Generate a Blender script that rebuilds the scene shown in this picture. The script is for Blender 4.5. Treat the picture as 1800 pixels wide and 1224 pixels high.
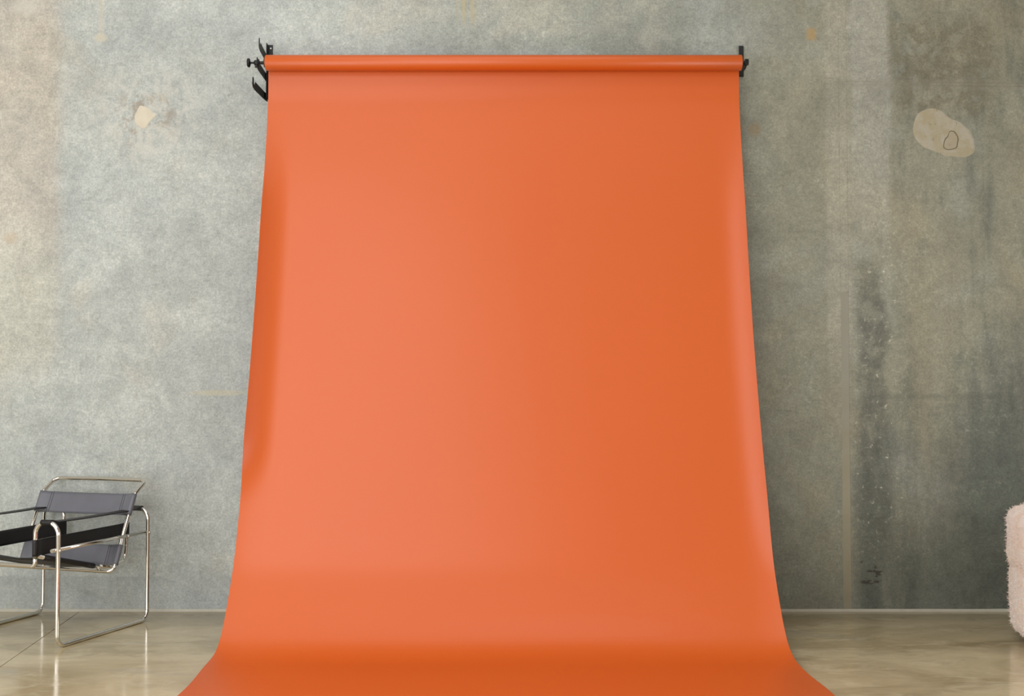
import bpy, bmesh, math, random
from mathutils import Vector, Matrix, noise as mnoise

random.seed(7)
scene = bpy.context.scene
COL = scene.collection
for o in list(bpy.data.objects):
    bpy.data.objects.remove(o, do_unlink=True)

# ------------------------------------------------------------------ camera
cam_d = bpy.data.cameras.new('camera')
cam_d.sensor_width = 36.0
cam_d.lens = 41.0
cam_d.clip_end = 100
cam = bpy.data.objects.new('camera', cam_d)
COL.objects.link(cam)
cam.location = (0.0, -6.83, 1.3062)
cam.rotation_euler = (math.radians(91.90), 0, 0)
scene.camera = cam

# ------------------------------------------------------------------ world, lights, exposure
world = bpy.data.worlds.new('world')
scene.world = world
world.use_nodes = True
world.node_tree.nodes['Background'].inputs[0].default_value = (0.80, 0.88, 1.0, 1)
world.node_tree.nodes['Background'].inputs[1].default_value = 1.0


def area(name, loc, target, sx, sy, power, col):
    d = bpy.data.lights.new(name, 'AREA')
    d.shape = 'RECTANGLE'
    d.size, d.size_y = sx, sy
    d.energy = power
    d.color = col
    o = bpy.data.objects.new(name, d)
    COL.objects.link(o)
    o.location = loc
    o.rotation_euler = (Vector(target) - Vector(loc)).to_track_quat('-Z', 'Y').to_euler()
    return o


# daylight from left, right and roof windows, plus added front and rear lights
area('window_daylight', (-4.52, -4.35, 1.6), (0, -4.35, 1.6), 3.9, 2.7, 158, (1.0, 1.0, 0.995))
area('rooflight_daylight', (-0.6, -1.9, 5.32), (-0.6, -1.9, 0), 5.0, 2.2, 45, (1.0, 1.0, 0.99))
area('rear_added_light', (-2.3, -6.3, 5.32), (-2.3, -6.3, 0), 3.6, 3.0, 175, (1.0, 1.0, 0.99))  # added out of view to put a highlight on the lower left paper
area('right_window_daylight', (4.52, -3.6, 1.6), (0, -3.6, 1.6), 1.9, 1.9, 100, (1.0, 1.0, 0.99))
area('front_added_light', (-2.35, -8.42, 2.1), (-2.35, 0, 2.1), 4.1, 3.3, 232, (1.0, 1.0, 0.99))  # added behind the camera for even frontal light

scene.cycles.max_bounces = 6
scene.cycles.diffuse_bounces = 3
scene.view_settings.view_transform = 'Standard'
scene.view_settings.look = 'None'
scene.view_settings.gamma = 1.0
scene.view_settings.use_curve_mapping = False
scene.view_settings.exposure = -0.42


# ------------------------------------------------------------------ node helper
def s2l(c):
    out = []
    for v in c:
        v /= 255.0
        out.append(v / 12.92 if v <= 0.04045 else ((v + 0.055) / 1.055) ** 2.4)
    return tuple(out) + (1.0,)


class G:
    """Small builder for procedural materials; the pattern space is the object's own metres."""

    def __init__(self, name):
        self.m = bpy.data.materials.new(name)
        self.m.use_nodes = True
        self.t = self.m.node_tree
        self.b = self.t.nodes['Principled BSDF']
        tc = self.t.nodes.new('ShaderNodeTexCoord')
        self.P = tc.outputs['Object']
        sp = self.t.nodes.new('ShaderNodeSeparateXYZ')
        self.t.links.new(self.P, sp.inputs[0])
        self.x, self.y, self.z = sp.outputs

    def put(self, sock, v):
        if isinstance(v, bpy.types.NodeSocket):
            self.t.links.new(v, sock)
        else:
            sock.default_value = v

    def math(self, op, a, b=0.0, c=0.0, clamp=False):
        n = self.t.nodes.new('ShaderNodeMath')
        n.operation = op
        n.use_clamp = clamp
        for i, v in enumerate((a, b, c)):
            self.put(n.inputs[i], v)
        return n.outputs[0]

    def add(self, a, b): return self.math('ADD', a, b)
    def sub(self, a, b): return self.math('SUBTRACT', a, b)
    def mul(self, a, b): return self.math('MULTIPLY', a, b)

    def scale(self, v):
        n = self.t.nodes.new('ShaderNodeMapping')
        self.t.links.new(self.P, n.inputs[0])
        n.inputs['Scale'].default_value = v
        return n.outputs[0]

    def noise(self, s, detail=4, rough=0.55, dist=0.0, vec=None, col=False, seed=0.0):
        n = self.t.nodes.new('ShaderNodeTexNoise')
        a = self.t.nodes.new('ShaderNodeVectorMath')
        a.inputs[1].default_value = (seed * 3.7, seed * 1.9, seed * 2.3)
        self.t.links.new(vec if vec is not None else self.P, a.inputs[0])
        self.t.links.new(a.outputs[0], n.inputs['Vector'])
        n.inputs['Scale'].default_value = s
        n.inputs['Detail'].default_value = detail
        n.inputs['Roughness'].default_value = rough
        n.inputs['Distortion'].default_value = dist
        return n.outputs['Color' if col else 'Fac']

    def voronoi(self, s, vec=None):
        n = self.t.nodes.new('ShaderNodeTexVoronoi')
        self.t.links.new(vec if vec is not None else self.P, n.inputs['Vector'])
        n.inputs['Scale'].default_value = s
        return n.outputs['Distance']

    def step(self, v, a, b, lo=0.0, hi=1.0):
        n = self.t.nodes.new('ShaderNodeMapRange')
        n.interpolation_type = 'SMOOTHSTEP'
        for i, q in enumerate((v, a, b, lo, hi)):
            self.put(n.inputs[i], q)
        return n.outputs[0]

    def mix(self, fac, a, b, mode='MIX'):
        n = self.t.nodes.new('ShaderNodeMix')
        n.data_type = 'RGBA'
        n.blend_type = mode
        n.clamp_factor = True
        self.put(n.inputs[0], fac)
        self.put(n.inputs[6], a)
        self.put(n.inputs[7], b)
        return n.outputs[2]

    def band(self, c, lo, hi, soft):
        """1 inside lo..hi of coordinate c, soft edges."""
        return self.mul(self.step(c, lo - soft, lo + soft), self.step(c, hi - soft, hi + soft, 1.0, 0.0))

    def ell(self, cx, cz, rx, rz, soft, wob=None):
        a = self.math('DIVIDE', self.sub(self.x, cx), rx)
        b = self.math('DIVIDE', self.sub(self.z, cz), rz)
        d = self.math('SQRT', self.add(self.mul(a, a), self.mul(b, b)))
        if wob is not None:
            d = self.add(d, wob)
        return self.step(d, 1.0 - soft, 1.0 + soft, 1.0, 0.0)

    def bump(self, h, strength, dist):
        n = self.t.nodes.new('ShaderNodeBump')
        n.inputs['Strength'].default_value = strength
        n.inputs['Distance'].default_value = dist
        self.t.links.new(h, n.inputs['Height'])
        self.t.links.new(n.outputs[0], self.b.inputs['Normal'])

    def set(self, **k):
        for a, v in k.items():
            self.put(self.b.inputs[a.replace('_', ' ')], v)
        return self.m


def plain(name, rgb, rough=0.5, metal=0.0, var=0.06, scale=30.0, bump=0.0, **kw):
    g = G(name)
    n = g.noise(scale, 3)
    c = s2l(rgb)
    hi = tuple(min(1, v * (1 + var)) for v in c[:3]) + (1,)
    lo = tuple(v * (1 - var) for v in c[:3]) + (1,)
    g.set(Base_Color=g.mix(n, lo, hi), Roughness=g.add(rough - 0.04, g.mul(n, 0.08)), Metallic=metal)
    if bump:
        g.bump(n, bump, 0.002)
    for k, v in kw.items():
        g.put(g.b.inputs[k.replace('_', ' ')], v)
    return g.m


# ------------------------------------------------------------------ concrete wall
def concrete_wall(name='cast_concrete'):
    g = G(name)
    x, z = g.x, g.z
    big = g.noise(0.75, 2, 0.5, 0.0, seed=1.3)
    mid = g.noise(2.6, 4, 0.62, 0.4, seed=4.1)
    fine = g.noise(14, 3, 0.65, 0.0, seed=2.2)
    grit = g.noise(90, 1, 0.7, seed=6.0)
    drip = g.noise(3.2, 3, 0.6, 0.0, vec=g.scale((1.6, 1.0, 0.28)), seed=8.0)
    wob = g.mul(g.sub(mid, 0.5), 1.1)
    # concrete tones that also carry painted light falloff: pale left, greenish grey, olive right
    xw = g.add(x, g.mul(g.sub(big, 0.5), 0.9))
    pale = s2l((175, 179, 178))
    green = s2l((146, 149, 142))
    olive = s2l((139, 138, 124))
    col = g.mix(g.step(xw, -1.5, 0.5), pale, green)
    col = g.mix(g.step(xw, 0.9, 1.75), col, olive)
    # cooler and warmer clouds
    cloud = g.noise(1.8, 3, 0.6, 0.4, seed=11.0)
    blot = g.noise(7.0, 4, 0.72, 0.6, seed=14.0)
    speck = g.noise(34, 3, 0.75, seed=15.0)
    cool = g.mul(g.step(cloud, 0.48, 0.66), g.step(x, 0.8, 1.6, 0.55, 0.18))
    col = g.mix(cool, col, s2l((170, 175, 176)))
    warm = g.mul(g.step(cloud, 0.47, 0.30), g.step(x, 0.5, 2.0, 0.30, 0.55))
    col = g.mix(warm, col, g.mix(g.step(x, 0.8, 1.8), s2l((188, 181, 166)), s2l((150, 142, 122))))
    # the warm beige strip at the far left
    left = g.mul(g.step(g.add(x, g.mul(g.sub(mid, 0.5), 0.16)), -2.74, -2.62, 1.0, 0.0), g.step(z, 1.20, 1.55))
    col = g.mix(g.mul(left, 0.48), col, g.mix(g.band(z, 2.15, 3.9, 0.25), s2l((190, 186, 172)), s2l((188, 174, 160))))
    # weathered runs on the right with light falloff painted in, darker towards the floor
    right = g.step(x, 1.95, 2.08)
    worn_shade = g.step(g.add(g.mul(drip, 0.75), g.add(g.mul(mid, 0.35), g.mul(g.step(z, 0.2, 2.4, 0.16, -0.02), 1.0))), 0.50, 0.74)
    col = g.mix(g.mul(worn_shade, g.mul(right, 1.0)), col, s2l((97, 101, 95)))
    worn_shade_mid = g.mul(g.step(x, 0.9, 1.5), g.step(g.add(mid, g.step(z, 0.0, 2.0, 0.22, -0.05)), 0.50, 0.78))
    col = g.mix(g.mul(worn_shade_mid, 0.6), col, s2l((116, 119, 109)))
    # darker brown block above and below the horizontal board line at the right
    brown = g.mul(g.band(g.add(x, g.mul(g.sub(mid, .5), .25)), 2.22, 2.85, 0.08), g.band(g.add(z, g.mul(g.sub(fine, .5), .35)), 2.93, 3.48, 0.07))
    col = g.mix(g.mul(brown, g.step(fine, 0.36, 0.58, 0.1, 0.7)), col, s2l((112, 106, 89)))
    # pale laitance bands either side of the joint
    b1 = g.mul(g.band(g.add(x, g.mul(g.sub(fine, .5), .03)), 1.85, 1.99, 0.018), g.step(z, 0.9, 2.0, 0.10, 0.6))
    col = g.mix(b1, col, s2l((156, 153, 141)))
    b2 = g.mul(g.band(g.add(x, g.mul(g.sub(mid, .5), .08)), 2.0, 2.225, 0.02), g.step(g.add(z, g.mul(g.sub(mid, .5), 1.6)), 1.9, 2.5))
    col = g.mix(g.mul(b2, g.step(drip, 0.35, 0.6, 0.4, 0.85)), col, s2l((158, 157, 149)))
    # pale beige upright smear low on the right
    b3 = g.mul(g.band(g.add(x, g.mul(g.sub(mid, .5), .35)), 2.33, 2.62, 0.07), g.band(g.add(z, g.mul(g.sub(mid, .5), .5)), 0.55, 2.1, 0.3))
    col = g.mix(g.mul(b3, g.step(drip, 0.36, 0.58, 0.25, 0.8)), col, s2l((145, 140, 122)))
    # dark pitted run beside the joint
    pit = g.mul(g.band(g.add(x, g.mul(g.sub(mid, .5), .16)), 2.03, 2.19, 0.04), g.band(g.add(z, g.mul(g.sub(mid, .5), .8)), 0.25, 2.0, 0.2))
    col = g.mix(g.mul(pit, g.step(fine, 0.34, 0.60, 0.25, 0.8)), col, s2l((96, 97, 90)))
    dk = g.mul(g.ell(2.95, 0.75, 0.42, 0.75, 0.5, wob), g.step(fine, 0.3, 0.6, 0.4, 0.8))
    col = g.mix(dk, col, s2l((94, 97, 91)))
    # white-speckled efflorescence right of the joint, and cloudy lime left of the backdrop
    sp = g.mul(g.step(speck, 0.60, 0.70), g.mul(g.band(g.add(x, g.mul(g.sub(mid, .5), .3)), 2.0, 2.30, 0.08), g.band(z, 0.35, 2.3, 0.3)))
    col = g.mix(g.mul(sp, 0.7), col, s2l((186, 184, 170)))
    lime = g.mul(g.step(speck, 0.54, 0.70), g.step(mid, 0.50, 0.64))
    lime = g.mul(lime, g.step(x, -0.6, 1.4, 0.75, 0.25))
    col = g.mix(g.mul(lime, 0.6), col, s2l((205, 203, 190)))
    # plain cloud and grain
    col = g.mix(g.mul(g.step(fine, 0.52, 0.78), 0.22), col, s2l((120, 121, 112)))
    col = g.mix(0.24, col, g.mix(g.step(mid, 0.25, 0.75), s2l((140, 141, 136)), s2l((228, 228, 222))), 'OVERLAY')
    col = g.mix(0.17, col, g.mix(g.step(blot, 0.28, 0.72), s2l((128, 128, 122)), s2l((236, 235, 228))), 'OVERLAY')
    col = g.mix(0.15, col, g.mix(g.step(speck, 0.3, 0.7), s2l((118, 118, 112)), s2l((240, 239, 232))), 'OVERLAY')
    col = g.mix(0.16, col, g.mix(g.step(grit, 0.25, 0.75), s2l((105, 105, 100)), s2l((246, 246, 240))), 'OVERLAY')
    # horizontal lift lines: darker foot below the casting joint at the left, board line at the upper right, faint one lower
    foot = g.mul(g.step(g.add(z, g.mul(g.sub(fine, .5), .02)), 0.195, 0.21, 1.0, 0.0), g.step(x, -1.0, 0.0, 1.0, 0.3))
    col = g.mix(g.mul(foot, g.step(mid, 0.38, 0.6, 0.05, 0.34)), col, s2l((128, 132, 131)))
    line1 = g.mul(g.band(g.add(z, g.mul(x, 0.012)), 3.130, 3.136, 0.003), g.step(x, 1.85, 2.0))
    line2 = g.mul(g.band(g.add(z, g.mul(x, 0.012)), 3.110, 3.118, 0.003), g.step(x, 1.85, 2.2))
    band = g.mul(g.band(g.add(z, g.mul(x, 0.012)), 3.085, 3.15, 0.012), g.step(x, 1.83, 1.95))
    col = g.mix(g.mul(band, 0.3), col, s2l((140, 136, 122)))
    col = g.mix(g.mul(g.math('MAXIMUM', line1, line2), g.step(mid, 0.35, 0.6, 0.08, 0.5)), col, s2l((112, 104, 88)))
    line3 = g.mul(g.band(g.add(z, g.mul(g.sub(fine, .5), .03)), 1.235, 1.262, 0.014), g.step(x, 2.0, 2.2))
    col = g.mix(g.mul(line3, 0.35), col, s2l((98, 98, 88)))
    # yellow runs above the roll, rust block by the right bracket, long pale run at the left
    runs = g.mul(g.step(g.noise(1.0, 2, 0.5, vec=g.scale((60, 1, 1.2)), seed=2.0), 0.46, 0.58), g.mul(g.band(g.add(x, g.mul(z, 0.05)), -0.16, -0.03, 0.02), g.step(z, 3.40, 3.52)))
    col = g.mix(g.mul(runs, 0.65), col, s2l((178, 166, 130)))
    rust = g.mul(g.band(x, 1.742, 1.796, 0.012), g.band(z, 3.355, 3.425, 0.014))
    col = g.mix(g.mul(rust, 0.7), col, s2l((170, 142, 92)))
    ochre = g.ell(1.43, 2.82, 0.035, 0.035, 0.5, wob)
    col = g.mix(g.mul(ochre, 0.4), col, s2l((150, 122, 78)))
    run2 = g.mul(g.band(x, -2.444, -2.418, 0.012), g.step(z, 3.38, 3.42))
    col = g.mix(g.mul(run2, 0.5), col, s2l((198, 190, 170)))
    blob2 = g.ell(-2.433, 3.37, 0.035, 0.025, 0.4, wob)
    col = g.mix(g.mul(blob2, 0.6), col, s2l((205, 196, 172)))
    # broken halo round the left plaster patch
    halo = g.mul(g.ell(-2.17, 2.91, 0.17, 0.17, 0.55, wob), g.step(fine, 0.48, 0.6))
    col = g.mix(g.mul(halo, 0.7), col, s2l((150, 140, 126)))
    halo2 = g.mul(g.ell(-2.16, 2.90, 0.26, 0.24, 0.6, wob), g.step(blot, 0.44, 0.6))
    col = g.mix(g.mul(halo2, 0.5), col, s2l((200, 196, 182)))
    knot = g.mul(g.ell(-2.87, 3.56, 0.10, 0.06, 0.5, wob), g.step(fine, .4, .6))
    col = g.mix(g.mul(knot, 0.6), col, s2l((208, 204, 192)))
    tan_l = g.ell(-2.95, 2.18, 0.05, 0.04, 0.5, wob)
    col = g.mix(g.mul(tan_l, 0.5), col, s2l((196, 178, 152)))
    yell = g.ell(-1.73, 1.27, 0.13, 0.014, 0.6, g.mul(wob, 1.5))
    col = g.mix(g.mul(yell, 0.5), col, s2l((192, 184, 152)))
    # scuffs and pinholes
    scuff = g.mul(g.step(g.noise(5.5, 3, 0.7, 0.0, vec=g.scale((1, 1, 4.0)), seed=21.0), 0.66, 0.71), g.step(x, -0.5, 2.0, 0.15, 0.25))
    col = g.mix(scuff, col, s2l((96, 93, 82)))
    hole_m = g.step(cloud, 0.50, 0.60)
    pin = g.mul(g.step(g.voronoi(9.0), 0.018, 0.035, 1.0, 0.0), hole_m)
    col = g.mix(g.mul(pin, 0.6), col, s2l((70, 68, 60)))
    wsp = g.mul(g.step(g.voronoi(12.0, vec=g.scale((1.0, 1.0, 1.07))), 0.02, 0.05, 1.0, 0.0), g.mul(g.step(x, 0.8, 2.2), g.step(mid, 0.45, 0.55)))
    col = g.mix(g.mul(wsp, 0.55), col, s2l((205, 203, 192)))
    chips = g.mul(g.mul(g.band(x, 2.03, 2.18, 0.02), g.band(z, 0.14, 0.35, 0.03)), g.step(g.noise(9, 3, 0.6, vec=g.scale((1, 1, 3.2)), seed=51.0), 0.58, 0.63))
    col = g.mix(g.mul(chips, 0.8), col, s2l((58, 56, 48)))
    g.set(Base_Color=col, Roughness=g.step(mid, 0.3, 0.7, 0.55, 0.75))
    g.b.inputs['Specular IOR Level'].default_value = 0.35
    return g.m


def plaster(name, a, b, dark):
    g = G(name)
    n = g.noise(14, 5, 0.65, 0.5, seed=3.0)
    f = g.noise(60, 3, 0.6)
    col = g.mix(g.step(n, 0.35, 0.65), s2l(a), s2l(b))
    col = g.mix(g.mul(g.step(g.noise(26, 5, 0.7, 0.4, seed=7.0), 0.60, 0.68), 0.75), col, s2l(dark))
    g.set(Base_Color=col, Roughness=0.7)
    g.bump(f, 0.25, 0.002)
    return g.m


def polished_floor():
    g = G('polished_concrete_floor')
    st = g.scale((0.75, 1.25, 1))
    big = g.noise(1.5, 4, 0.6, 0.8, vec=st, seed=1.0)
    mid = g.noise(5.0, 4, 0.62, 0.6, vec=st, seed=2.0)
    fine = g.noise(38, 4, 0.6, seed=3.0)
    col = g.mix(g.step(big, 0.32, 0.68), s2l((164, 146, 110)), s2l((203, 187, 152)))
    col = g.mix(g.mul(g.step(mid, 0.50, 0.68), 0.55), col, s2l((214, 200, 168)))
    col = g.mix(g.mul(g.step(g.noise(3.1, 5, 0.65, 0.9, vec=st, seed=5.0), 0.54, 0.72), 0.42), col, s2l((128, 116, 86)))
    col = g.mix(g.mul(g.step(g.noise(11, 4, 0.6, 0.7, vec=st, seed=8.0), 0.68, 0.76), 0.35), col, s2l((104, 94, 70)))
    col = g.mix(g.mul(g.step(g.noise(2.2, 4, 0.6, 0.4, vec=st, seed=9.0), 0.58, 0.7), 0.35), col, s2l((150, 152, 140)))
    col = g.mix(0.12, col, g.mix(fine, s2l((60, 55, 44)), s2l((235, 228, 210))), 'OVERLAY')
    # dark reflection of the wall painted into the floor colour, with wandering edge
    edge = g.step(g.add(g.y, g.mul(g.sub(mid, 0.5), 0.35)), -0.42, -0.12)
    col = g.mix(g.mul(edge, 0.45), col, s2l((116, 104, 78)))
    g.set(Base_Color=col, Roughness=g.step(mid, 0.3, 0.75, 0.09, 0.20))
    g.b.inputs['Specular IOR Level'].default_value = 0.7
    g.bump(g.noise(5.0, 1, 0.5, vec=st, seed=2.0), 0.05, 0.01)
    return g.m


def paper_mat():
    g = G('orange_backdrop_paper')
    n = g.noise(1.2, 3, 0.5)
    f = g.noise(240, 2, 0.5)
    col = g.mix(n, s2l((203, 89, 22)), s2l((207, 93, 26)))
    g.set(Base_Color=col, Roughness=0.40)
    g.b.inputs['Specular IOR Level'].default_value = 0.62
    g.bump(f, 0.04, 0.0005)
    return g.m


def fur_mat():
    g = G('pink_shearling')
    n = g.noise(18, 5, 0.6)
    m = g.noise(5, 3, 0.6)
    col = g.mix(g.step(n, 0.3, 0.7), s2l((246, 218, 202)), s2l((252, 238, 228)))
    col = g.mix(g.mul(g.step(m, .45, .65), .35), col, s2l((250, 228, 204)))
    g.set(Base_Color=col, Roughness=0.9)
    g.b.inputs['Specular IOR Level'].default_value = 0.15
    g.b.inputs['Sheen Weight'].default_value = 0.3
    g.bump(g.noise(120, 3, 0.7), 0.6, 0.006)
    return g.m


M = {}
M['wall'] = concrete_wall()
M['cream'] = plaster('cream_plaster', (202, 193, 172), (208, 200, 180), (194, 184, 162))
M['tan'] = plaster('tan_plaster', (160, 150, 122), (169, 162, 145), (130, 122, 102))
M['tan2'] = plaster('tan_plaster_plug', (160, 150, 126), (164, 154, 134), (150, 140, 118))
M['crack'] = plain('cracked_plaster_edge', (112, 103, 82), 0.8)
M['floor'] = polished_floor()


def sealant():
    g = G('joint_sealant')
    n = g.noise(9, 4, 0.6)
    lo = g.mix(n, s2l((140, 133, 110)), s2l((160, 153, 130)))
    hi = g.mix(n, s2l((138, 135, 121)), s2l((152, 149, 135)))
    g.set(Base_Color=g.mix(g.step(g.add(g.z, n), 1.1, 2.0), lo, hi), Roughness=0.65)
    g.bump(n, 0.2, 0.003)
    return g.m


M['sealant'] = sealant()
M['grout'] = plain('pale_floor_sealant', (186, 180, 164), 0.6, var=0.16, scale=12)
M['gap'] = plain('dark_joint', (52, 47, 38), 0.8)
M['plaster_white'] = plain('white_painted_wall', (214, 212, 206), 0.7)
M['ceil'] = plain('white_ceiling', (210, 208, 202), 0.8)
M['frame'] = plain('dark_window_frame', (60, 60, 62), 0.4)
M['paper'] = paper_mat()
M['card'] = plain('grey_cardboard_core', (150, 128, 98), 0.8)
M['black'] = plain('black_powder_coat', (12, 11, 10), 0.5, var=0.2, bump=0.1)
M['rubber'] = plain('black_plastic', (10, 10, 10), 0.4)
M['steel'] = plain('bare_steel', (180, 178, 172), 0.3, metal=1.0)
M['chrome'] = plain('chrome_tube', (226, 222, 214), 0.10, metal=1.0, var=0.03)
M['fur'] = fur_mat()
M['foot'] = plain('dark_wood_foot', (40, 30, 24), 0.5)


def leather():
    g = G('lit_black_leather')  # bright sheen of the black leather put into a grey base
    v = g.voronoi(420)
    n = g.noise(9, 4, 0.6)
    g.set(Base_Color=g.mix(n, s2l((90, 90, 97)), s2l((110, 110, 117))), Roughness=g.step(n, .3, .7, .34, .44))
    g.b.inputs['Specular IOR Level'].default_value = 0.6
    g.bump(v, 0.12, 0.0008)
    return g.m


def shaded_leather():
    g = G('shaded_black_leather')  # shaded copy of the same leather, for straps turned from the light
    n = g.noise(9, 4, 0.6)
    g.set(Base_Color=g.mix(n, s2l((20, 18, 19)), s2l((30, 27, 27))), Roughness=0.5)
    g.b.inputs['Specular IOR Level'].default_value = 0.4
    g.bump(g.voronoi(420), 0.12, 0.0008)
    return g.m


M['leather'] = leather()
M['leather_shaded'] = shaded_leather()
M['thread'] = plain('grey_thread', (128, 127, 136), 0.6)
M['thread_dark'] = plain('dark_thread', (44, 43, 48), 0.6)


def glass_mat():
    g = G('clear_glass')
    g.set(Base_Color=(1, 1, 1, 1), Roughness=0.0)
    g.b.inputs['Transmission Weight'].default_value = 1.0
    g.b.inputs['IOR'].default_value = 1.05
    return g.m


M['glass'] = glass_mat()


# ------------------------------------------------------------------ geometry helpers
def link(name, me, mat, parent=None):
    o = bpy.data.objects.new(name, me)
    COL.objects.link(o)
    if mat is not None:
        me.materials.clear()
        me.materials.append(M[mat])
    if parent is not None:
        o.parent = parent
    return o


def from_bm(name, bm, mat, parent=None, smooth=False):
    me = bpy.data.meshes.new(name)
    bmesh.ops.recalc_face_normals(bm, faces=bm.faces[:])
    bm.to_mesh(me)
    bm.free()
    if smooth:
        for p in me.polygons:
            p.use_smooth = True
    return link(name, me, mat, parent)


def tag(o, label, cat, group=None, kind=None):
    o['label'] = label
    o['category'] = cat
    if group:
        o['group'] = group
    if kind:
        o['kind'] = kind
    return o


def thing(name, loc, label, cat, group=None, rz=0.0):
    o = bpy.data.objects.new(name, None)
    o.empty_display_size = 0.1
    COL.objects.link(o)
    o.location = loc
    o.rotation_euler = (0, 0, rz)
    return tag(o, label, cat, group)


def bx(bm, x0, x1, y0, y1, z0, z1, bev=0.0):
    r = bmesh.ops.create_cube(bm, size=1.0)
    vs = r['verts']
    for v in vs:
        v.co = Vector(((x0 + x1) / 2 + v.co.x * (x1 - x0), (y0 + y1) / 2 + v.co.y * (y1 - y0), (z0 + z1) / 2 + v.co.z * (z1 - z0)))
    if bev:
        es = list({e for v in vs for e in v.link_edges})
        bmesh.ops.bevel(bm, geom=es, offset=bev, segments=2, affect='EDGES', profile=0.5)


def box(name, mat, parent, x0, x1, y0, y1, z0, z1, bev=0.0):
    bm = bmesh.new()
    bx(bm, x0, x1, y0, y1, z0, z1, bev)
    return from_bm(name, bm, mat, parent)


def prism(bm, poly, axis_vec):
    """closed polygon (3D points) extruded along axis_vec"""
    a = [bm.verts.new(p) for p in poly]
    b = [bm.verts.new(Vector(p) + Vector(axis_vec)) for p in poly]
    bm.faces.new(a)
    bm.faces.new(b[::-1])
    n = len(poly)
    for i in range(n):
        bm.faces.new((a[i], a[(i + 1) % n], b[(i + 1) % n], b[i]))


def lathe(bm, p, axis, prof, seg=24):
    """prof = [(distance along axis, radius)]; caps closed"""
    ax = Vector(axis).normalized()
    t = Vector((0, 0, 1)) if abs(ax.z) < 0.9 else Vector((1, 0, 0))
    e1 = ax.cross(t).normalized()
    e2 = ax.cross(e1)
    rings = []
    for d, r in prof:
        rings.append([bm.verts.new(Vector(p) + ax * d + (e1 * math.cos(2 * math.pi * k / seg) + e2 * math.sin(2 * math.pi * k / seg)) * max(r, 1e-4)) for k in range(seg)])
    for i in range(len(rings) - 1):
        for k in range(seg):
            bm.faces.new((rings[i][k], rings[i][(k + 1) % seg], rings[i + 1][(k + 1) % seg], rings[i + 1][k]))
    bm.faces.new(rings[0][::-1])
    bm.faces.new(rings[-1])


def fillet(pts, rad, seg=8):
    """round the corners of a polyline"""
    P = [Vector(p) for p in pts]
    out = [P[0]]
    for i in range(1, len(P) - 1):
        r = rad[i] if isinstance(rad, (list, tuple)) else rad
        a, b, c = P[i - 1], P[i], P[i + 1]
        d1, d2 = (a - b), (c - b)
        l1, l2 = d1.length, d2.length
        d1.normalize()
        d2.normalize()
        ang = d1.angle(d2)
        if r <= 0 or ang > math.pi - 0.02:
            out.append(b)
            continue
        t = min(r / math.tan(ang / 2), l1 * 0.49, l2 * 0.49)
        rr = t * math.tan(ang / 2)
        bis = (d1 + d2).normalized()
        cen = b + bis * (rr / math.sin(ang / 2))
        s, e = b + d1 * t - cen, b + d2 * t - cen
        for k in range(seg + 1):
            out.append(cen + s.normalized().slerp(e.normalized(), k / seg) * rr)
    out.append(P[-1])
    return out


def tube(bm, pts, r, seg=14, closed=False):
    P = [Vector(p) for p in pts]
    n = len(P)
    T = []
    for i in range(n):
        if closed:
            d = P[(i + 1) % n] - P[i - 1]
        else:
            d = P[min(i + 1, n - 1)] - P[max(i - 1, 0)]
        T.append(d.normalized())
    t0 = Vector((0, 0, 1)) if abs(T[0].z) < 0.9 else Vector((1, 0, 0))
    nv = T[0].cross(t0).normalized()
    rings = []
    for i in range(n):
        if i:
            q = T[i - 1].rotation_difference(T[i])
            nv = (q @ nv)
            nv = (nv - T[i] * nv.dot(T[i])).normalized()
        bi = T[i].cross(nv)
        rings.append([bm.verts.new(P[i] + (nv * math.cos(2 * math.pi * k / seg) + bi * math.sin(2 * math.pi * k / seg)) * r) for k in range(seg)])
    m = n if closed else n - 1
    for i in range(m):
        A, B = rings[i], rings[(i + 1) % n]
        sh = 0
        if closed and i == n - 1:
            sh = min(range(seg), key=lambda s: (A[0].co - B[s].co).length)
        for k in range(seg):
            bm.faces.new((A[k], A[(k + 1) % seg], B[(k + 1 + sh) % seg], B[(k + sh) % seg]))
    if not closed:
        bm.faces.new(rings[0][::-1])
        bm.faces.new(rings[-1])


# ------------------------------------------------------------------ the room
XL, XR, YB, ZC = -4.7, 4.7, -8.6, 5.5
JX0, JX1 = 1.929, 1.975      # the sealed joint between the two cast wall panels

wall = box('wall_back', 'gap', None, XL, XR, 0.03, 0.25, 0, ZC)
tag(wall, 'tall mottled cast concrete wall behind the orange backdrop', 'wall', kind='structure')


def wall_panel(x0, x1):
    bm = bmesh.new()
    bx(bm, x0, x1, 0.0, 0.03, 0.0, ZC)
    es = [e for e in bm.edges if abs(e.verts[0].co.x - e.verts[1].co.x) < 1e-6 and abs(e.verts[0].co.y) < 1e-6 and abs(e.verts[1].co.y) < 1e-6]
    bmesh.ops.bevel(bm, geom=es, offset=0.0008, segments=2, affect='EDGES')
    return from_bm('concrete_panel', bm, 'wall', wall)


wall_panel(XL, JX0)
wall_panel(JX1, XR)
bm = bmesh.new()
bx(bm, JX0, JX1, 0.0012, 0.028, 0.0, 1.86)
from_bm('joint_sealant', bm, 'sealant', wall)
box('joint_fill', 'wall', wall, JX0, JX1, 0.0, 0.028, 1.86, ZC)


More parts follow.
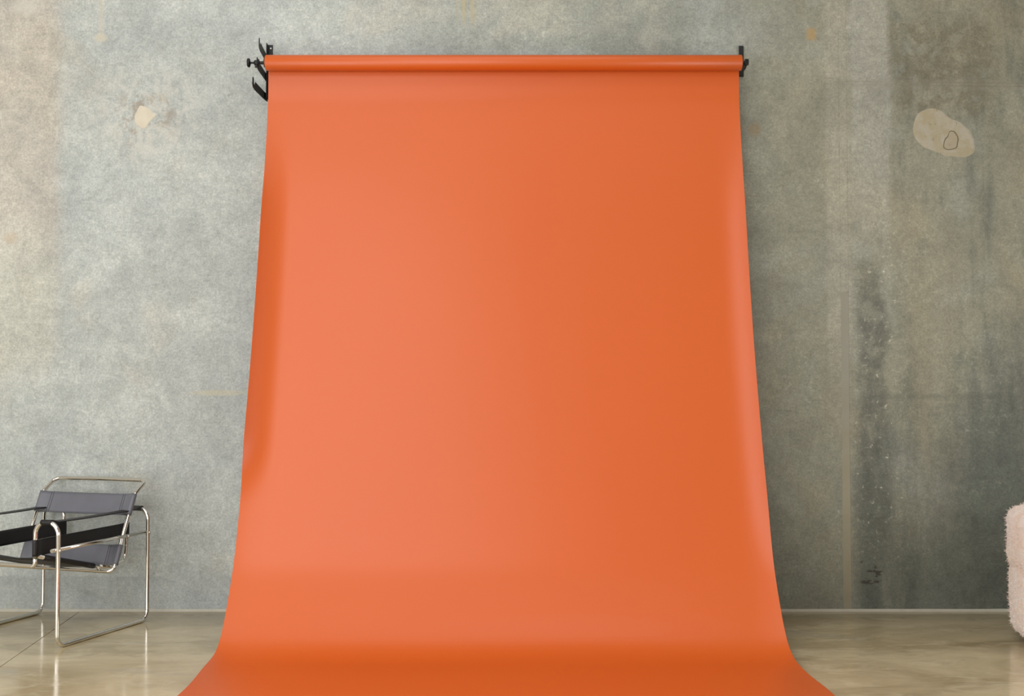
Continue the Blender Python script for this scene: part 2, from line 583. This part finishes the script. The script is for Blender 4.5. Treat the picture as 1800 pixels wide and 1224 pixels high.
def blob(name, pts, mat, y, h, smooth=2, rim=0.006):
    """irregular skim of plaster standing a little proud of the wall, edge feathered"""
    P = [Vector((a, 0, b)) for a, b in pts]
    for _ in range(smooth):
        Q = []
        for i in range(len(P)):
            a, b = P[i], P[(i + 1) % len(P)]
            Q += [a * 0.75 + b * 0.25, a * 0.25 + b * 0.75]
        P = Q
    P = [p + Vector((mnoise.noise(p * 28) * 0.006, 0, mnoise.noise(p * 28 + Vector((5, 5, 5))) * 0.006)) for p in P]
    c = sum(P, Vector()) / len(P)
    bm = bmesh.new()
    a = [bm.verts.new((p.x, y, p.z)) for p in P]
    ins = [p + (c - p).normalized() * rim for p in P]
    b = [bm.verts.new((p.x, y - h, p.z)) for p in ins]
    n = len(P)
    for i in range(n):
        bm.faces.new((a[i], a[(i + 1) % n], b[(i + 1) % n], b[i]))
    bm.faces.new(b)
    bm.faces.new(a[::-1])
    return from_bm(name, bm, mat, wall)


def wz(px, py):
    """point on the wall, metres (x, z), from image pixel coordinates of the plaster marks"""
    b = (612 - py) / 2050.0
    c, s = 0.99945, 0.03315
    t = 6.83 / (c - b * s)
    return ((px - 900) / 2050.0 * t, 1.3062 + (s + b * c) * t)


def zpts(ox, oy, k, L):  # outline points in enlarged image pixels, converted to wall metres
    return [wz(ox + a / k, oy + b / k) for a, b in L]


blob('plaster_patch', zpts(180, 140, 9.414, [(620, 430), (700, 440), (780, 480), (820, 545), (885, 555), (890, 600), (830, 650), (770, 710), (720, 800), (650, 815), (600, 770), (545, 720), (530, 640), (525, 590), (570, 530), (600, 470)]), 'cream', 0.0, 0.002, 1, 0.004)
blob('plaster_patch', zpts(1560, 150, 7.2, [(560, 290), (640, 300), (720, 350), (790, 420), (900, 450), (980, 520), (1050, 580), (1080, 660), (1110, 760), (1090, 870), (1010, 910), (900, 915), (760, 900), (640, 850), (540, 810), (440, 780), (370, 700), (320, 600), (330, 500), (345, 410), (420, 340), (490, 300)]), 'tan', 0.0, 0.002, 1, 0.012)
blob('plaster_plug_edge', zpts(1560, 150, 7.2, [(790, 565), (855, 580), (900, 670), (897, 765), (855, 815), (760, 824), (692, 785), (712, 695), (765, 632)]), 'crack', -0.0015, 0.001, 1, 0.001)
blob('plaster_plug', zpts(1560, 150, 7.2, [(792, 578), (848, 592), (886, 672), (883, 758), (848, 806), (760, 814), (704, 780), (722, 702), (772, 642)]), 'tan2', -0.002, 0.0015, 1, 0.003)

# floor: two polished slabs either side of a saw cut
floor = box('floor', 'gap', None, XL, XR, YB, 0.0, -0.15, -0.02)
tag(floor, 'glossy tan polished concrete floor', 'floor', kind='structure')


def cutx(y):
    return -2.386 + (y + 1.349) * (-0.12 / 1.281)


G2 = 0.0022
for poly in ([(XL, YB), (cutx(YB) - G2, YB), (cutx(0) - G2, 0), (XL, 0)], [(cutx(YB) + G2, YB), (XR, YB), (XR, 0), (cutx(0) + G2, 0)]):
    bm = bmesh.new()
    prism(bm, [(a, b, -0.02) for a, b in poly], (0, 0, 0.02))
    from_bm('concrete_slab', bm, 'floor', floor)

# pale sealant fillet along the foot of the wall
bm = bmesh.new()
n = 220
vs = []
for i in range(n + 1):
    x = XL + (XR - XL) * i / n
    j = mnoise.noise(Vector((x * 4, 0, 0))) * 0.0025
    vs.append([bm.verts.new((x, 0.0, 0.014 + j)), bm.verts.new((x, -0.004, 0.013 + j)), bm.verts.new((x, -0.012 - j, 0.0)), bm.verts.new((x, 0.0, 0.0))])
for i in range(n):
    for k in range(4):
        bm.faces.new((vs[i][k], vs[i][(k + 1) % 4], vs[i + 1][(k + 1) % 4], vs[i + 1][k]))
bm.faces.new(vs[0])
bm.faces.new(vs[-1][::-1])
tag(from_bm('baseboard_back', bm, 'grout'), 'thin pale sealant line where the concrete wall meets the floor', 'baseboard', kind='structure')

# the rest of the room, out of the picture: side walls, rear wall, ceiling with rooflight, tall window
bm = bmesh.new()
for a in ((YB, -4.6, 0, ZC), (-2.6, 0, 0, ZC), (-4.6, -2.6, 0, 0.6), (-4.6, -2.6, 2.6, ZC)):
    bx(bm, XR, XR + 0.2, a[0], a[1], a[2], a[3])
tag(from_bm('wall_right', bm, 'plaster_white'), 'plain white wall with a square window on the right', 'wall', kind='structure')
FX0, FX1, FZ0, FZ1 = -4.45, -0.25, 0.40, 3.80  # unseen window opening made for the added front light
bm = bmesh.new()
for a in ((XL, FX0, 0, ZC), (FX1, XR, 0, ZC), (FX0, FX1, 0, FZ0), (FX0, FX1, FZ1, ZC)):
    bx(bm, a[0], a[1], YB - 0.2, YB, a[2], a[3])
tag(from_bm('wall_front', bm, 'plaster_white'), 'plain white wall with an added wide window behind the camera', 'wall', kind='structure')
bm = bmesh.new()
bx(bm, FX0, FX1, YB - 0.15, YB - 0.05, FZ0, FZ0 + 0.06)
bx(bm, FX0, FX1, YB - 0.15, YB - 0.05, FZ1 - 0.06, FZ1)
for i in range(4):
    xx = FX0 + (FX1 - FX0 - 0.06) * i / 3
    bx(bm, xx, xx + 0.06, YB - 0.15, YB - 0.05, FZ0 + 0.06, FZ1 - 0.06)
fw = tag(from_bm('added_window_3', bm, 'frame'), 'wide dark framed window added behind the camera for frontal light', 'window', kind='structure')
for i in range(3):
    x0 = FX0 + 0.06 + (FX1 - FX0 - 0.06) * i / 3
    box('pane', 'glass', fw, x0, x0 + (FX1 - FX0 - 0.06) / 3 - 0.06, YB - 0.105, YB - 0.095, FZ0 + 0.06, FZ1 - 0.06)
WY0, WY1, WZ0, WZ1 = -6.35, -2.35, 0.20, 3.00
bm = bmesh.new()
for a in ((YB, WY0, 0, ZC), (WY1, 0, 0, ZC), (WY0, WY1, 0, WZ0), (WY0, WY1, WZ1, ZC)):
    bx(bm, XL - 0.2, XL, a[0], a[1], a[2], a[3])
tag(from_bm('wall_left', bm, 'plaster_white'), 'plain white wall with a tall window on the left', 'wall', kind='structure')
bm = bmesh.new()
bx(bm, XL - 0.15, XL - 0.05, WY0, WY1, WZ0, WZ0 + 0.06)
bx(bm, XL - 0.15, XL - 0.05, WY0, WY1, WZ1 - 0.06, WZ1)
for i in range(5):
    yy = WY0 + (WY1 - WY0 - 0.06) * i / 4
    bx(bm, XL - 0.15, XL - 0.05, yy, yy + 0.06, WZ0 + 0.06, WZ1 - 0.06)
win = tag(from_bm('window_1', bm, 'frame'), 'tall dark framed window in the left wall', 'window', kind='structure')
for i in range(4):
    y0 = WY0 + 0.06 + (WY1 - WY0 - 0.06) * i / 4
    box('pane', 'glass', win, XL - 0.105, XL - 0.095, y0, y0 + (WY1 - WY0 - 0.06) / 4 - 0.06, WZ0 + 0.06, WZ1 - 0.06)
RX0, RX1, RY0, RY1 = -3.1, 1.9, -3.0, -0.8
bm = bmesh.new()
QX0, QX1, QY0, QY1 = -4.1, -0.5, -7.8, -4.8  # unseen roof opening made for the added rear light
for a in ((XL, XR, YB, QY0), (XL, QX0, QY0, QY1), (QX1, XR, QY0, QY1), (XL, XR, QY1, RY0), (XL, RX0, RY0, RY1), (RX1, XR, RY0, RY1), (XL, XR, RY1, 0)):
    bx(bm, a[0], a[1], a[2], a[3], ZC, ZC + 0.2)
tag(from_bm('ceiling', bm, 'ceil'), 'white ceiling with a rooflight and an added rear one', 'ceiling', kind='structure')
bm = bmesh.new()
bx(bm, RX0, RX1, RY0, RY1, ZC + 0.13, ZC + 0.15)
tag(from_bm('window_2', bm, 'glass'), 'glazed rooflight in the ceiling above the backdrop', 'window', kind='structure')

tag(box('added_window_4', 'glass', None, QX0, QX1, QY0, QY1, ZC + 0.13, ZC + 0.15), 'glazed rooflight added near the camera for the highlight on the paper', 'window', kind='structure')
tag(box('window_5', 'glass', None, XR + 0.09, XR + 0.11, -4.6, -2.6, 0.6, 2.6), 'square window in the right wall', 'window', kind='structure')

# ------------------------------------------------------------------ the orange paper backdrop
back = thing('paper_backdrop', (-0.045, -1.27, 0.0), 'wide orange seamless paper backdrop hanging from its roll and sweeping onto the floor', 'backdrop')
bo = Vector(back.location)
RYc, RZc, RR = -0.2, 3.163, 0.0445
PROF = [(-0.157, 2.945), (-0.253, 2.434), (-0.352, 1.94), (-0.470, 1.43), (-0.594, 1.003), (-0.690, 0.74), (-0.832, 0.404), (-0.985, 0.190), (-1.082, 0.090), (-1.165, 0.036), (-1.270, 0.009), (-1.43, 0.002), (-1.82, 0.002), (-2.3, 0.002), (-2.75, 0.002)]
# leave the roll at its back, a little overlap round the top
pts = [Vector((0, RYc + math.sin(math.radians(t)) * (RR + 0.0006), RZc + math.cos(math.radians(t)) * (RR + 0.0006))) for t in range(20, 81, 10)]
ctrl = [Vector((0, RYc + (RR + 0.0006), RZc - 0.002)), Vector((0, -0.1555, 3.05))] + [Vector((0, a, b)) for a, b in PROF]


def catmull(C, m):
    out = []
    for i in range(len(C) - 1):
        p0, p1, p2, p3 = C[max(i - 1, 0)], C[i], C[i + 1], C[min(i + 2, len(C) - 1)]
        for k in range(m):
            t = k / m
            # centripetal-ish: scale tangents by segment length
            l = (p2 - p1).length
            m1 = (p2 - p0).normalized() * l if i else (p2 - p1)
            m2 = (p3 - p1).normalized() * l if i + 2 < len(C) else (p2 - p1)
            t2, t3 = t * t, t * t * t
            out.append(p1 * (2 * t3 - 3 * t2 + 1) + m1 * (t3 - 2 * t2 + t) + p2 * (-2 * t3 + 3 * t2) + m2 * (t3 - t2))
    out.append(C[-1])
    return out


prof = pts + catmull(ctrl, 10)
NX = 96
arc = [0.0]
for i in range(1, len(prof)):
    arc.append(arc[-1] + (prof[i] - prof[i - 1]).length)


def lerp_tab(t, tab):
    for (a, b), (c, d) in zip(tab, tab[1:]):
        if t <= c:
            return b + (d - b) * max(0.0, (t - a) / (c - a))
    return tab[-1][1]


def sstep(t, a, b):
    t = max(0.0, min(1.0, (t - a) / (b - a)))
    return t * t * (3 - 2 * t)


bm = bmesh.new()
grid = []
for i, p in enumerate(prof):
    tang = (prof[min(i + 1, len(prof) - 1)] - prof[max(i - 1, 0)]).normalized()
    nrm = Vector((0, tang.z, -tang.y))          # towards the camera / up
    if i < len(pts):
        nrm = Vector((0, 0, 1))
    elif nrm.z < 0:
        nrm = -nrm
    below = 3.1 - p.z                             # drop below the roll
    xl = -1.406 - 0.032 * sstep(below, 0, 3.0)
    xr = 1.310 + 0.042 * sstep(below, 0, 3.0)
    onfloor = sstep(-p.y, 1.15, 1.6)
    xl += lerp_tab(below, [(0, 0), (0.2, 0), (0.6, 0.011), (2.4, 0.016), (3.1, 0.021)]) + 0.028 * sstep(-p.y, 1.3, 1.85)
    xr += lerp_tab(below, [(0, 0), (0.2, 0), (0.6, -0.006), (1.5, -0.014), (2.6, -0.017), (3.1, -0.015)]) + 0.026 * sstep(-p.y, 1.3, 1.85)
    row = []
    for k in range(NX + 1):
        u = k / NX
        u = 0.5 - 0.5 * math.cos(math.pi * u) * (0.55 + 0.45 * abs(math.cos(math.pi * u)))  # denser at the edges
        x = xl + (xr - xl) * u
        q = Vector((x, p.y, p.z))
        if below > 0.12:
            f = sstep(below, 0.12, 0.9)
            el = max(0.0, 1 - (x - xl) / 0.17)
            er = max(0.0, 1 - (xr - x) / 0.15)
            cl = 0.075 * f * (1 - 0.8 * sstep(below, 2.05, 2.45)) + 0.006 * onfloor
            cr = 0.040 * f * (1 - 0.6 * sstep(below, 2.3, 2.9)) * (1 - onfloor)
            q += nrm * (cl * el ** 2.2 + cr * er ** 2.2)
            # very faint slack waves in the hanging sheet
            q += nrm * (0.004 * math.sin(x * 3.1 + p.z * 1.3) * sstep(below, 0.2, 1.0) * (1 - onfloor))
        if p.z < 0.2:
            q.z = max(q.z, 0.0015)
        row.append(bm.verts.new(q - bo))
    grid.append(row)
for i in range(len(grid) - 1):
    for k in range(NX):
        bm.faces.new((grid[i][k], grid[i][k + 1], grid[i + 1][k + 1], grid[i + 1][k]))
sheet = from_bm('paper_sheet', bm, 'paper', back, smooth=True)
sm = sheet.modifiers.new('thickness', 'SOLIDIFY')
sm.thickness = 0.0008
sm.offset = 0.0

bm = bmesh.new()
lathe(bm, Vector((-1.411, RYc, RZc)) - bo, (1, 0, 0), [(0, 0.030), (0, RR - 0.002), (0.002, RR), (2.724, RR), (2.726, RR - 0.002), (2.726, 0.030)], 64)
roll = from_bm('paper_roll', bm, 'paper', back)
for p in roll.data.polygons:
    p.use_smooth = len(p.vertices) == 4
    if len(p.vertices) != 4:
        p.use_smooth = False
bm = bmesh.new()
lathe(bm, Vector((-1.414, RYc, RZc)) - bo, (1, 0, 0), [(0, 0.031), (2.732, 0.031)], 40)
from_bm('cardboard_core', bm, 'card', back)

# ------------------------------------------------------------------ wall brackets
lb = thing('backdrop_bracket', (-1.428, 0.0, 3.0), 'black three-hook wall bracket with a round hand knob at the left end of the roll', 'bracket', 'backdrop wall brackets')
lo = Vector(lb.location)
bm = bmesh.new()
bx(bm, -0.0155, 0.0155, -0.004, 0.0, 0.0, 0.325, 0.0015)
plate = from_bm('back_plate', bm, 'black', lb)
for zz in (0.303, 0.02):
    bm = bmesh.new()
    lathe(bm, (0.003, -0.004, zz), (0, -1, 0), [(0, 0.0055), (0.002, 0.0055), (0.003, 0.003)], 16)
    from_bm('screw_head', bm, 'steel', plate)
bm = bmesh.new()
bx(bm, -0.0155, -0.0115, -0.045, -0.004, 0.0, 0.325, 0.001)
from_bm('upright_web', bm, 'black', lb)


def hook_arm(zc, reach, splay, parent):
    """flat arm standing out from the wall, a U notch and an upturned prong at its end; splayed outwards by splay"""
    r = reach
    poly = [(0.0, zc - 0.052), (0.045, zc - 0.050), (r - 0.01, zc - 0.034), (r + 0.020, zc - 0.024), (r + 0.030, zc - 0.008), (r + 0.027, zc + 0.030), (r + 0.019, zc + 0.036), (r + 0.013, zc + 0.026), (r + 0.010, zc + 0.002), (r + 0.005, zc - 0.004), (r - 0.005, zc - 0.004), (r - 0.010, zc + 0.002), (r - 0.015, zc + 0.014), (r - 0.024, zc + 0.012), (0.045, zc - 0.006), (0.0, zc - 0.008)]
    bm = bmesh.new()
    prism(bm, [(-0.0195 + splay * a / r, -a, b) for a, b in poly], (0.004, 0, 0))
    return from_bm('hook_arm', bm, 'black', parent)


hook_arm(3.267 - lo.z, 0.200, 0.0, lb)
hook_arm(3.155 - lo.z, 0.200, -0.010, lb)
hook_arm(3.040 - lo.z, 0.205, -0.030, lb)
bm = bmesh.new()
px0 = -1.4145 - lo.x
ly, lz = RYc - lo.y, RZc - lo.z
lathe(bm, (px0, ly, lz), (-1, 0, 0), [(0, 0.026), (0.006, 0.026), (0.008, 0.009), (0.030, 0.009), (0.032, 0.006), (0.086, 0.006)], 24)
plug = from_bm('roll_plug', bm, 'black', lb)
bm = bmesh.new()
lathe(bm, (px0 - 0.034, ly, lz), (-1, 0, 0), [(0, 0.011), (0.002, 0.022), (0.006, 0.022), (0.008, 0.015), (0.022, 0.017), (0.030, 0.012), (0.032, 0.007)], 12)
bx(bm, px0 - 0.060, px0 - 0.048, ly - 0.007, ly + 0.007, lz - 0.028, lz - 0.010, 0.002)
from_bm('clamp_nut', bm, 'rubber', plug)
bm = bmesh.new()
lathe(bm, (px0 - 0.084, ly, lz), (-1, 0, 0), [(0, 0.007), (0.003, 0.016), (0.006, 0.025), (0.013, 0.0265), (0.018, 0.024), (0.020, 0.012)], 28)
from_bm('hand_knob', bm, 'rubber', plug)

rb = thing('backdrop_bracket', (1.353, 0.0, 3.135), 'slim black upright wall bracket with one short hook at the right end of the roll', 'bracket', 'backdrop wall brackets')
ro = Vector(rb.location)
bm = bmesh.new()
bx(bm, -0.0135, 0.0135, -0.012, 0.0, 0.0, 0.183, 0.002)
from_bm('back_plate', bm, 'black', rb)
bm = bmesh.new()
zc = RZc - ro.z
prism(bm, [(-0.014, -a, b) for a, b in [(0.01, zc - 0.022), (0.05, zc - 0.026), (0.19, zc - 0.030), (0.222, zc - 0.020), (0.228, zc - 0.004), (0.225, zc + 0.014), (0.218, zc + 0.016), (0.213, zc - 0.004), (0.206, zc - 0.012), (0.194, zc - 0.012), (0.188, zc - 0.004), (0.184, zc + 0.006), (0.05, zc + 0.006), (0.01, zc + 0.004)]], (0.004, 0, 0))
from_bm('hook_arm', bm, 'black', rb)
bm = bmesh.new()
lathe(bm, (1.3185 - ro.x, RYc - ro.y, zc), (1, 0, 0), [(0, 0.026), (0.004, 0.026), (0.006, 0.009), (0.022, 0.009)], 24)
plug = from_bm('roll_plug', bm, 'black', rb)
bm = bmesh.new()
bx(bm, 1.3335 - ro.x, 1.356 - ro.x, RYc - ro.y - 0.014, RYc - ro.y + 0.014, zc - 0.013, zc + 0.020, 0.003)
from_bm('end_block', bm, 'rubber', plug)

# ------------------------------------------------------------------ tubular steel and leather lounge chair
CH = thing('tubular_armchair', (-2.485, -0.519, 0.0), 'chrome tubular steel armchair with black leather strap seat, back and arms', 'armchair', rz=math.radians(-18.32))
TR = 0.0112
UO, UI, VF, VR, ZA = 0.353, 0.213, -0.367, 0.367, 0.625
ZF = TR


def part(name, mat, fn, parent=CH, smooth=True):
    bm = bmesh.new()
    fn(bm)
    o = from_bm(name, bm, mat, parent)
    if smooth:
        for p in o.data.polygons:
            p.use_smooth = len(p.vertices) == 4
    return o


for s in (1, -1):
    # arm hoop, outer front leg, floor runner, outer rear leg, rear hoop, inner drop and the seat rail: one bent tube
    path = [(s * UI, VF, 0.44), (s * UI, VF, ZA), (s * UO, VF, ZA), (s * UO, VF, ZF), (s * UO, VR, ZF), (s * UO, VR, ZA), (s * UI, VR, ZA), (s * UI, VR, 0.42), (s * UI, VR - 0.012, 0.335), (s * UI, 0.235, 0.318), (s * UI, 0.12, 0.330)]
    rad = [0, 0.062, 0.062, 0.055, 0.055, 0.062, 0.062, 0.05, 0.05, 0.05, 0]
    part('side_frame', 'chrome', lambda bm: tube(bm, fillet(path, rad, 9), TR))
    part('seat_rail', 'chrome', lambda bm: tube(bm, [(s * UI, 0.13, 0.329), (s * UI, VF + 0.012, 0.452)], TR * 0.98))
    part('stretcher', 'chrome', lambda bm: tube(bm, [(s * (UO - 0.0215), VF - 0.022, 0.487), (s * (UO - 0.0215), VR + 0.006, 0.492)], TR * 0.85))
    for v, z in ((VF, 0.487), (VR, 0.492)):
        part('bolt', 'chrome', lambda bm: lathe(bm, (s * (UO - 0.03), v, z), (s, 0, 0), [(0, 0.005), (0.040, 0.005), (0.042, 0.008), (0.046, 0.007), (0.048, 0.002)], 14))
    part('bolt', 'chrome', lambda bm: lathe(bm, (s * 0.300, 0.203, 0.490), (s, 0, 0), [(0, 0.005), (0.044, 0.005), (0.046, 0.008), (0.050, 0.006), (0.051, 0.002)], 14))
# front cross rail under the seat
part('front_rail', 'chrome', lambda bm: tube(bm, fillet([(-UI, VF, 0.45), (-UI, VF, 0.402), (UI, VF, 0.402), (UI, VF, 0.45)], 0.045, 9), TR))
# back frame: posts, bent top rail, lower cross rail in one closed loop
UP = 0.309
loop = []
right = [(UP, 0.118, 0.309), (UP, 0.150, 0.36), (UP, 0.203, 0.49), (UP, 0.300, 0.705), (UP, 0.408, 0.777)]
full = [(0.0, 0.118, 0.309)] + right + [(0.0, 0.408, 0.780)] + [(-a, b, c) for a, b, c in right[::-1]] + [(-0.01, 0.118, 0.309)]
rads = [0, 0.045, 0.1, 0.2, 0.05, 0.035, 0, 0.035, 0.05, 0.2, 0.1, 0.045, 0]
loop = fillet(full, rads, 9)
part('back_frame', 'chrome', lambda bm: tube(bm, loop[:-1], TR, closed=True))


def strap(name, A, B, axis, width, sag, mat='leather', rt=None, ease=0.055, th=0.0022, nrm=None, stitch=False, n=24, bow=None):
    """leather strap looped round two parallel tubes at A and B, stitched to one layer between; axis = tube direction"""
    rt = rt or TR + 0.003
    A, B, ax = Vector(A), Vector(B), Vector(axis).normalized()
    d = (B - A)
    L = d.length
    d.normalize()
    nv = ax.cross(d).normalized()
    if nrm is not None and nv.dot(Vector(nrm)) < 0:
        nv = -nv
    sagv = Vector(sag)
    front, rear = [], []

    def cen(s):
        return A + d * s + sagv * (4 * (s / L) * (1 - s / L))

    def half(s):
        e = min(s, L - s)
        k = sstep(e, 0.0, ease)
        return rt * (1 - k) + th * k
    S = [L * (0.5 - 0.5 * math.cos(math.pi * i / n)) for i in range(n + 1)]
    for s in S:
        front.append(cen(s) + nv * half(s))
        rear.append(cen(s) - nv * half(s))
    endB = [B + (nv * math.cos(a) + d * math.sin(a)) * rt for a in [math.pi * k / 8 for k in range(1, 8)]]
    endA = [A + (-nv * math.cos(a) - d * math.sin(a)) * rt for a in [math.pi * k / 8 for k in range(1, 8)]]
    out = front + endB + rear[::-1] + endA
    m = 6

    def fn(bm):
        rows = []
        for j in range(m + 1):
            w = (j / m - 0.5) * width
            rows.append([bm.verts.new(p + ax * w) for p in out])
        N = len(out)
        for j in range(m):
            for i in range(N):
                bm.faces.new((rows[j][i], rows[j][(i + 1) % N], rows[j + 1][(i + 1) % N], rows[j + 1][i]))
        bm.faces.new(rows[0][::-1])
        bm.faces.new(rows[-1])
    o = part(name, mat, fn)
    if stitch:
        for s in (ease + 0.006, ease + 0.020, L - ease - 0.020, L - ease - 0.006):
            c = cen(s) + nv * (half(s) + 0.0003)
            part('stitch_line', 'thread_dark', lambda bm: tube(bm, [c - ax * (width / 2 - 0.003), c + ax * (width / 2 - 0.003)], 0.0011, 6), parent=o)
    return o


# back rest strap and lumbar strap (looped round the posts)
pd = Vector((0, 0.300 - 0.203, 0.705 - 0.49)).normalized()
pu = Vector((0, 0.203, 0.49))
c1 = pu + pd * 0.180
strap('backrest_strap', (-UP, c1.y, c1.z), (UP, c1.y, c1.z), pd, 0.122, (0, 0.020, -0.004), nrm=(0, -1, 0), stitch=True)
pl = Vector((0, 0.203 - 0.150, 0.49 - 0.36)).normalized()
c2 = Vector((0, 0.163, 0.392))
strap('lumbar_strap', (-UP, c2.y, c2.z), (UP, c2.y, c2.z), pl, 0.112, (0, 0.016, -0.006), nrm=(0, -1, 0), stitch=True)
# seat sling on its two rails
rd = Vector((0, VF + 0.012 - 0.13, 0.452 - 0.329)).normalized()
rc = (Vector((0, 0.13, 0.329)) + Vector((0, VF + 0.012, 0.452))) / 2 + rd * 0.0
strap('seat_sling', (-UI, rc.y, rc.z), (UI, rc.y, rc.z), rd, 0.405, (0, 0, -0.012), mat='leather_shaded', nrm=(0, 0, 1), stitch=True)
for s in (1, -1):
    strap('side_strap', (s * UI, VF, 0.494), (s * UI, VR, 0.500), (0, 0, 1), 0.082, (0, 0, 0), mat='leather_shaded', nrm=(s, 0, 0), stitch=False)
    strap('arm_strap', (s * (UI + UO) / 2, VF, ZA), (s * (UI + UO) / 2, VR, ZA), (1, 0, 0), 0.062, (0, 0, -0.006), mat='leather_shaded', nrm=(0, 0, 1))

# ------------------------------------------------------------------ fluffy pink armchair at the right edge
FA = thing('fluffy_armchair', (2.965, -0.98, 0.0), 'pale pink fluffy sheepskin armchair cut off by the right edge', 'armchair', rz=math.radians(-12))


def superblock(bm, cx, cy, cz, ax_, ay, az, n1=2.6, n2=3.2, su=64, sv=36, lump=0.012, seed=0.0):
    """rounded upholstered block with soft lumps"""
    def sp(v, e):
        return math.copysign(abs(v) ** e, v)
    rings = []
    for j in range(1, sv):
        ph = -math.pi / 2 + math.pi * j / sv
        row = []
        for i in range(su):
            th = 2 * math.pi * i / su
            p = Vector((ax_ * sp(math.cos(ph), 2 / n1) * sp(math.cos(th), 2 / n2), ay * sp(math.cos(ph), 2 / n1) * sp(math.sin(th), 2 / n2), az * sp(math.sin(ph), 2 / n1)))
            q = p + Vector((cx, cy, cz))
            k = mnoise.noise(q * 9 + Vector((seed, 0, 0))) * lump + mnoise.noise(q * 30 + Vector((seed, 3, 0))) * lump * 0.5
            q += p.normalized() * k
            row.append(bm.verts.new(q))
        rings.append(row)
    bot = bm.verts.new((cx, cy, cz - az))
    top = bm.verts.new((cx, cy, cz + az))
    for j in range(len(rings) - 1):
        for i in range(su):
            bm.faces.new((rings[j][i], rings[j][(i + 1) % su], rings[j + 1][(i + 1) % su], rings[j + 1][i]))
    for i in range(su):
        bm.faces.new((bot, rings[0][(i + 1) % su], rings[0][i]))
        bm.faces.new((top, rings[-1][i], rings[-1][(i + 1) % su]))


def furry(o, count, length):
    for p in o.data.polygons:
        p.use_smooth = True
    md = o.modifiers.new('pile', 'PARTICLE_SYSTEM')
    ps = md.particle_system.settings
    ps.type = 'HAIR'
    ps.count = count
    ps.hair_length = length
    ps.hair_step = 3
    ps.brownian_factor = 0.004
    ps.root_radius = 0.9
    ps.tip_radius = 0.35
    ps.radius_scale = 0.0022
    ps.display_step = 2
    ps.render_step = 2
    ps.use_advanced_hair = True
    ps.tangent_factor = 0.0
    ps.factor_random = 0.003
    ps.length_random = 0.4
    return o


bm = bmesh.new()
superblock(bm, 0, 0, 0.230, 0.425, 0.43, 0.205, 7.0, 3.4, seed=1.0)
furry(from_bm('seat_base', bm, 'fur', FA), 12000, 0.0055)
# wrap-round arms and back: a fat U-shaped bolster standing on the base
bm = bmesh.new()
path = fillet([(-0.33, -0.34, 0.0), (-0.33, 0.33, 0.0), (0.33, 0.33, 0.0), (0.33, -0.34, 0.0)], 0.20, 12)
# resample
dense = []
for a, b in zip(path, path[1:]):
    m = max(1, int((b - a).length / 0.02))
    for k in range(m):
        dense.append(a.lerp(b, k / m))
dense.append(path[-1])
rows = []
nd = len(dense)
for i, p in enumerate(dense):
    tg = (dense[min(i + 1, nd - 1)] - dense[max(i - 1, 0)]).normalized()
    sd = Vector((tg.y, -tg.x, 0))
    cap = min(1.0, math.sqrt(max(0.0, 1 - max(0.0, 1 - min(i, nd - 1 - i) / 4.5) ** 2)) + 0.08)
    row = []
    for k in range(28):
        th = 2 * math.pi * k / 28
        e = 2 / 5.0
        c, s_ = math.cos(th), math.sin(th)
        back_rise = 0.0
        lat = math.copysign(abs(c) ** e, c) * 0.105 * cap
        up = 0.530 + math.copysign(abs(s_) ** e, s_) * 0.152 * (0.75 + 0.25 * cap)
        q = p + sd * lat + Vector((0, 0, up))
        q += (sd * c + Vector((0, 0, s_))) * (mnoise.noise(q * 9) * 0.012 + mnoise.noise(q * 30) * 0.006)
        row.append(bm.verts.new(q))
    rows.append(row)
for i in range(nd - 1):
    for k in range(28):
        bm.faces.new((rows[i][k], rows[i][(k + 1) % 28], rows[i + 1][(k + 1) % 28], rows[i + 1][k]))
bm.faces.new(rows[0][::-1])
bm.faces.new(rows[-1])
furry(from_bm('back_and_arms', bm, 'fur', FA), 12000, 0.0055)
bm = bmesh.new()
superblock(bm, 0, -0.06, 0.425, 0.22, 0.30, 0.065, 2.8, 3.2, 40, 20, seed=4.0)
furry(from_bm('seat_cushion', bm, 'fur', FA), 2000, 0.0055)
for sx in (-1, 1):
    for sy in (-1, 1):
        bm = bmesh.new()
        lathe(bm, (sx * 0.27, sy * 0.27, 0.0), (0, 0, 1), [(0, 0.024), (0.004, 0.026), (0.06, 0.032)], 20)
        from_bm('foot', bm, 'foot', FA)
